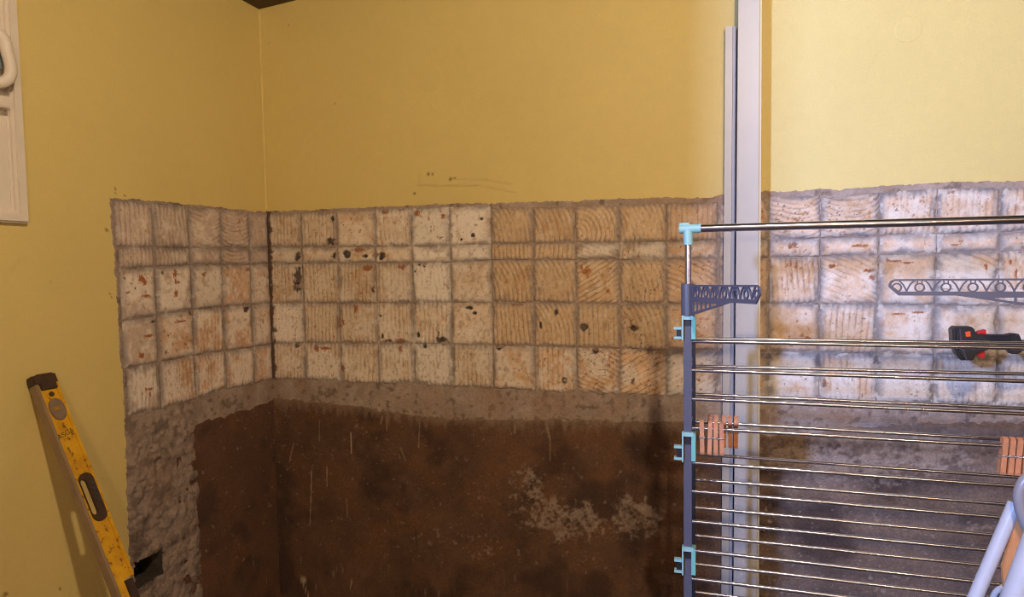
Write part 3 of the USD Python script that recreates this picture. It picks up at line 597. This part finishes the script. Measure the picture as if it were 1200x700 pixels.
bz = [on_y(816, v, YB)[2] for v in (397.2, 429.4, 462.4, 494.5, 532.3, 562.4, 595.3, 628, 661.4, 694.3)]; bz += [bz[-1] - .066 * k for k in range(1, 6)]
sag = {0: .004, 1: .006, 3: -.002, 4: -.003}
for z in fz:
    if z > .1: obj('rail', rod([XP + .008, YF, z], [XR - .008, YF, z], .0046), M_steel, rk)
for k, z in enumerate(bz):
    if z > .1: obj('rail', rod([XB - .004, YB, z], [XBR, YB, z + sag.get(k, 0)], .0043), M_steel, rk)
def clip(x, v0, v1, s):
    za, zb = on_y(806, v0, YF)[2], on_y(806, v1, YF)[2]; h = za - zb
    p = cat_(bx([x, YF - .009, za - .004], [.027, .008, .010]), bx([x - .0115 * s, YF - .004, za - h * .5], [.0035, .022, h]), bx([x - .022 * s, YF - .003, zb + h * .08], [.020, .014, .006]), bx([x - .022 * s, YF - .003, zb + h * .48], [.020, .014, .006]))
    c = obj('hinge_clip', p, M_teal, rk, smooth=False, label='teal hinge clip on the post')
    obj('clip_plate', bx([x + .0135 * s, YF + .002, za - h * .5], [.010, .026, h * .95]), M_teal2, c, smooth=False, label='greenish teal plate of the hinge')
    obj('clip_tongue', cat_(bx([x - .021 * s, YF - .002, zb + h * .28], [.010, .010, h * .30]), bx([x, YF - .0085, za - h * .28], [.013, .006, h * .22])), M_black, c, smooth=False)
for v0, v1 in ((370, 398), (506, 540), (640, 672)):
    clip(XP, v0, v1, 1); clip(XR, v0, v1, -1)
for v in (421, 426, 457, 490): obj('post_band', bx([XP, YF, on_y(806, v, YF)[2]], [.0215, .0155, .006]), M_grey, rk, smooth=False)
# hanger arms: perforated brackets
PER, AL, AH = .050, .365, .036
def arm_poly():
    top, bot = 0.0, -AH
    out = Polygon([(0, top), (AL - .012, top), (AL - .004, -.004), (AL, -.012), (AL - .001, -.018), (AL - .020, bot), (AL - .13, bot), (.016, -.072), (0, -.072)])
    win_ = sbox(.03, -AH + .0085, AL - .006, -.0042).intersection(Polygon([(0, 0), (AL - .012, -.004), (AL - .0035, -.012), (AL - .022, -AH + .0085), (0, -AH + .0085)]))
    low = Polygon([(.028, -AH - .004), (.165, -AH - .0045), (.165, -AH - .007), (.028, -.0635)])
    ribs = []
    x = AL - .0165
    k = 0
    ym = -.0185
    while x > .04:
        ribs.append(Point(x, ym).buffer(.0102).difference(Point(x, ym).buffer(.0072)))
        if k: ribs += [sbox(x - .005, -AH, x - .0032, ym - .006), sbox(x + .0032, -AH, x + .005, ym - .006), sbox(x - .005, ym + .006, x - .0032, 0), sbox(x + .0032, ym + .006, x + .005, 0)]
        mid = x - PER / 2 if k else x - .019; wv = .015
        c1 = LineString([(mid - wv, -.003), (mid - wv * .45, -.012), (mid, -.026), (mid + wv * .45, -.012), (mid + wv, -.003)]).buffer(.0013)
        ribs += [c1, sbox(mid - .0016, -AH, mid + .0016, -.024)]
        x = mid - PER / 2; k += 1
    for xx in (.05, .075, .10, .125): ribs.append(sbox(xx, -.08, xx + .004, -AH))
    return out.difference(win_.difference(unary_union(ribs))).difference(low.difference(unary_union(ribs))).intersection(out).buffer(0)
AP = arm_poly()
def arm(x, ang, z, label, lift=0.0):
    d = np.array([math.cos(ang), math.sin(ang), 0]); nrm = np.cross(d, [0, 0, 1.0])
    ms = []
    for q in getattr(AP, 'geoms', [AP]): ms.append(prism(q, .011))
    m = cat_(*ms); m.apply_translation([0, 0, -.0028]); m.vertices[:, 2] *= .3; m.apply_transform(frame4(np.array([x, YF, z]) + d * .008, d, [0, 0, 1], -np.cross([0, 0, 1.0], d)))
    m.apply_transform(trimesh.transformations.rotation_matrix(-lift, np.cross([0, 0, 1.0], d), [x, YF, z]))
    m2 = cat_(m, rod([x, YF, z - .074], [x, YF, z + .003], .0155, 22))
    a = obj('hanger_arm', m2, M_grey, rk, smooth=35, label=label)
# the left arm swings towards the room until its tip shows at u = 893
def tip_u(a):
    p = np.array([XP + AL * math.cos(a), YF + AL * math.sin(a), H]) - CAM
    return 600 + CF * (p @ RT) / (p @ FW)
aa = [x for x in np.linspace(-1.45, -.1, 300)]; ang_l = min(aa, key=lambda a: abs(tip_u(a) - 890))
z_arm = on_y(806, 334, YF)[2]
arm(XP, ang_l, z_arm, 'perforated grey hanger arm swung out from the left post', .034)
arm(XR, math.pi, on_y(1100, 327, YF)[2], 'perforated grey hanger arm folded along the rack from the right post')

# ------------------------------------------------------------------ clothes pegs
def peg(u, v_top, y, rail_z, tilt, label, group=None):
    x = on_y(u, 500, y)[0]; Lp = .080
    t = thing('clothes_peg', label, 'clothes peg', loc=(x, y, rail_z), group=group)
    zt = rail_z + .020
    for s in (-1, 1):                                                # front and rear arm
        prof_ = Polygon([(0.0006, 0), (.0085, -.004), (.0095, -.03), (.0105, -.074), (.0090, -.080), (.0062, -.080), (.0012, -.040), (.0012, -.027), (.0040, -.022), (.0044, -.018), (.0010, -.014)])
        m = prism(prof_, .0098); m.apply_translation([0, 0, -.0049])
        T = frame4([x, y, zt], [0, float(s), 0], [0, 0, 1], [1.0, 0, 0]); m.apply_transform(T)
        if s < 0: m.fix_normals()
        if tilt: m.apply_transform(trimesh.transformations.rotation_matrix(tilt, [0, 1, 0], [x, y, rail_z]))
        obj('peg_arm', m, M_peg, t, smooth=False)
    sp = cat_(*[tube([[x - .006 + k * .002, y + .0115 * math.cos(q), zt - .040 + .004 * math.sin(q)] for q in np.linspace(0, 2 * np.pi, 13)[:-1]], .0007, 5, True) for k in range(7)])
    if tilt: sp.apply_transform(trimesh.transformations.rotation_matrix(tilt, [0, 1, 0], [x, y, rail_z]))
    obj('spring', sp, M_wire, t, smooth=True)
g1, g2, g3 = 'pegs on the front rail by the left post', 'pegs on the rear rail by the left post', 'pegs at the right picture edge'
lab = ['first from the post and set a little apart', 'second from the post', 'third from the post', 'fourth from the post']
for u, l_, tl in zip((822.5, 832.3, 838.8, 845.5), lab, (-.02, .03, .0, -.02)): peg(u, 492, YF, fz[3], tl, 'wooden clothes peg on the front rail, ' + l_, g1)
lab = ['hidden deepest behind the front ones', 'second from the post', 'third from the post', 'fourth from the post', 'last and palest, against the white board']
for u, l_, tl in zip((832, 839, 848.5, 855.5, 862.5), lab, (0, .02, 0, -.02, .01)): peg(u, 484, YB, bz[3], tl, 'wooden clothes peg on the rear rail, ' + l_, g2)
lab = ['leftmost of the right-hand bunch', 'second of the right-hand bunch, with a split foot', 'third of the right-hand bunch', 'last of the right-hand bunch, cut by the picture edge']
for u, l_, tl in zip((1177, 1185.7, 1194.2, 1202.5), lab, (.07, .06, .07, .05)): peg(u, 511, YF, fz[3], tl, 'pinkish wooden clothes peg, ' + l_, g3)

# ------------------------------------------------------------------ trimmer handle behind the rack
YT = -.17
hb = on_y(1127, 402, YT)
tr = thing('trimmer', 'black power-tool handle with red trigger seen behind the rack rails', 'power tool', loc=tuple(hb))
def hpoly(pts): return Polygon([(on_y(u, v, YT)[0], on_y(u, v, YT)[2]) for u, v in pts])
FT = frame4([0, YT, 0], [1, 0, 0], [0, 0, 1], [0, -1.0, 0])
def hp_obj(name, pts, d, bev, mtl, label=None, rd=.004, dy=0.0):
    p = hpoly(pts).buffer(-rd).buffer(2 * rd).buffer(-rd) if rd else hpoly(pts)
    m = pillow(p, d, bev); m.apply_transform(FT); m.apply_translation([0, dy, 0]); return obj(name, m, mtl, tr, smooth=40, label=label)
hp_obj('housing', [(1113.5, 386), (1117, 382.5), (1136, 382.5), (1139, 385), (1142, 392), (1150, 394), (1157, 396), (1156, 409), (1150, 411), (1142, 414), (1137, 421.5), (1124, 421.5), (1119, 415), (1114.5, 403)], .055, .012, M_black)
hp_obj('grip', [(1138, 391), (1160, 392), (1178, 392), (1184, 390.5), (1192, 391), (1195.5, 399), (1240, 399), (1240, 410), (1196, 411), (1191, 414.5), (1183, 414.5), (1177, 408), (1160, 401), (1140, 402)], .04, .01, M_black)
hp_obj('housing_seam', [(1119.5, 384), (1121.5, 384), (1123, 400), (1129, 420), (1127, 420.5), (1121, 404)], .058, .001, M_blackl, rd=0)
hp_obj('safety_lever', [(1143, 391), (1146, 388), (1154, 386), (1154.5, 391.5)], .024, .004, M_red, 'red lock-off lever on the grip', rd=.001)
hp_obj('trigger', [(1142, 399), (1149, 399.5), (1151, 407), (1153, 412), (1152, 420), (1148, 419), (1141, 415), (1142, 407)], .022, .004, M_red, 'red trigger under the grip', rd=.001)
hp_obj('switch', [(1126.5, 388), (1132.5, 387), (1133, 393), (1127.5, 393.5)], .062, .002, M_orange, 'small orange stop switch', rd=.001)
p0 = on_y(1236, 405, YT); obj('shaft', tube(spline([p0, p0 + [.14, .01, -.01], p0 + [.45, .06, -.12], p0 + [.75, .10, -.62], p0 + [.80, .12, -p0[2] + .015]], 40), .014, 14), M_black, tr, smooth=True)

# ------------------------------------------------------------------ folded stool in the near right corner
YS = -1.12
A = lambda u, v, dy=0.0: on_y(u, v, YS + dy)
fs = thing('folding_stool', 'folded white tube-framed stool with brown wooden panel, close in the lower right corner', 'stool', loc=tuple(A(1100, 700) * [1, 1, 0]))
def toground(a, b):
    a, b = np.asarray(a), np.asarray(b); d = b - a; return a + d * ((.012 - a[2]) / d[2])
a, b = A(1190, 590), A(1143, 700); RL = .0092
obj('leg', tube([a, b, toground(a, b)], RL, 18), M_tubew, fs, smooth=True)
a2, b2 = A(1223, 606, -.03), A(1188, 700, -.03)
obj('leg', tube([a2, b2, toground(a2, b2)], .0145, 18), M_tubew, fs, smooth=True)
obj('seat_rim', tube(spline([A(1240, 551, -.02), A(1212, 555, -.02), A(1200, 565, -.02), A(1194.5, 580, -.02), A(1197, 600, -.02), A(1206, 622, -.02), A(1230, 644, -.02)], 40), .0074, 14), M_tubeg, fs, smooth=True, label='grey rounded rim at the top of the stool')
pp = Polygon([(A(u, v)[0], A(u, v)[2]) for u, v in ((1199, 592), (1205, 640), (1190, 690), (1176, 720), (1174, 690), (1172, 662), (1188, 610))])
m = pillow(pp, .012, .003); m.apply_transform(frame4([0, YS - .005, 0], [1, 0, 0], [0, 0, 1], [0, -1.0, 0])); obj('wooden_panel', m, M_woodp, fs, label='brown wooden panel between the tubes')
obj('cross_tube', tube(spline([A(1160, 716, .01), A(1164, 702, .01), A(1169, 693, .005), A(1175, 690, 0), A(1181, 694, -.01), A(1190, 706, -.02)], 24), .0045, 12), M_tubew, fs, smooth=True)
obj('rubber_plug', pillow(Polygon([(A(u, v)[0], A(u, v)[2]) for u, v in ((1169, 704), (1170, 696), (1175, 693), (1180, 698), (1178, 712), (1171, 714))]), .012, .003).apply_transform(frame4([0, YS + .004, 0], [1, 0, 0], [0, 0, 1], [0, -1.0, 0])), M_blackl, fs)
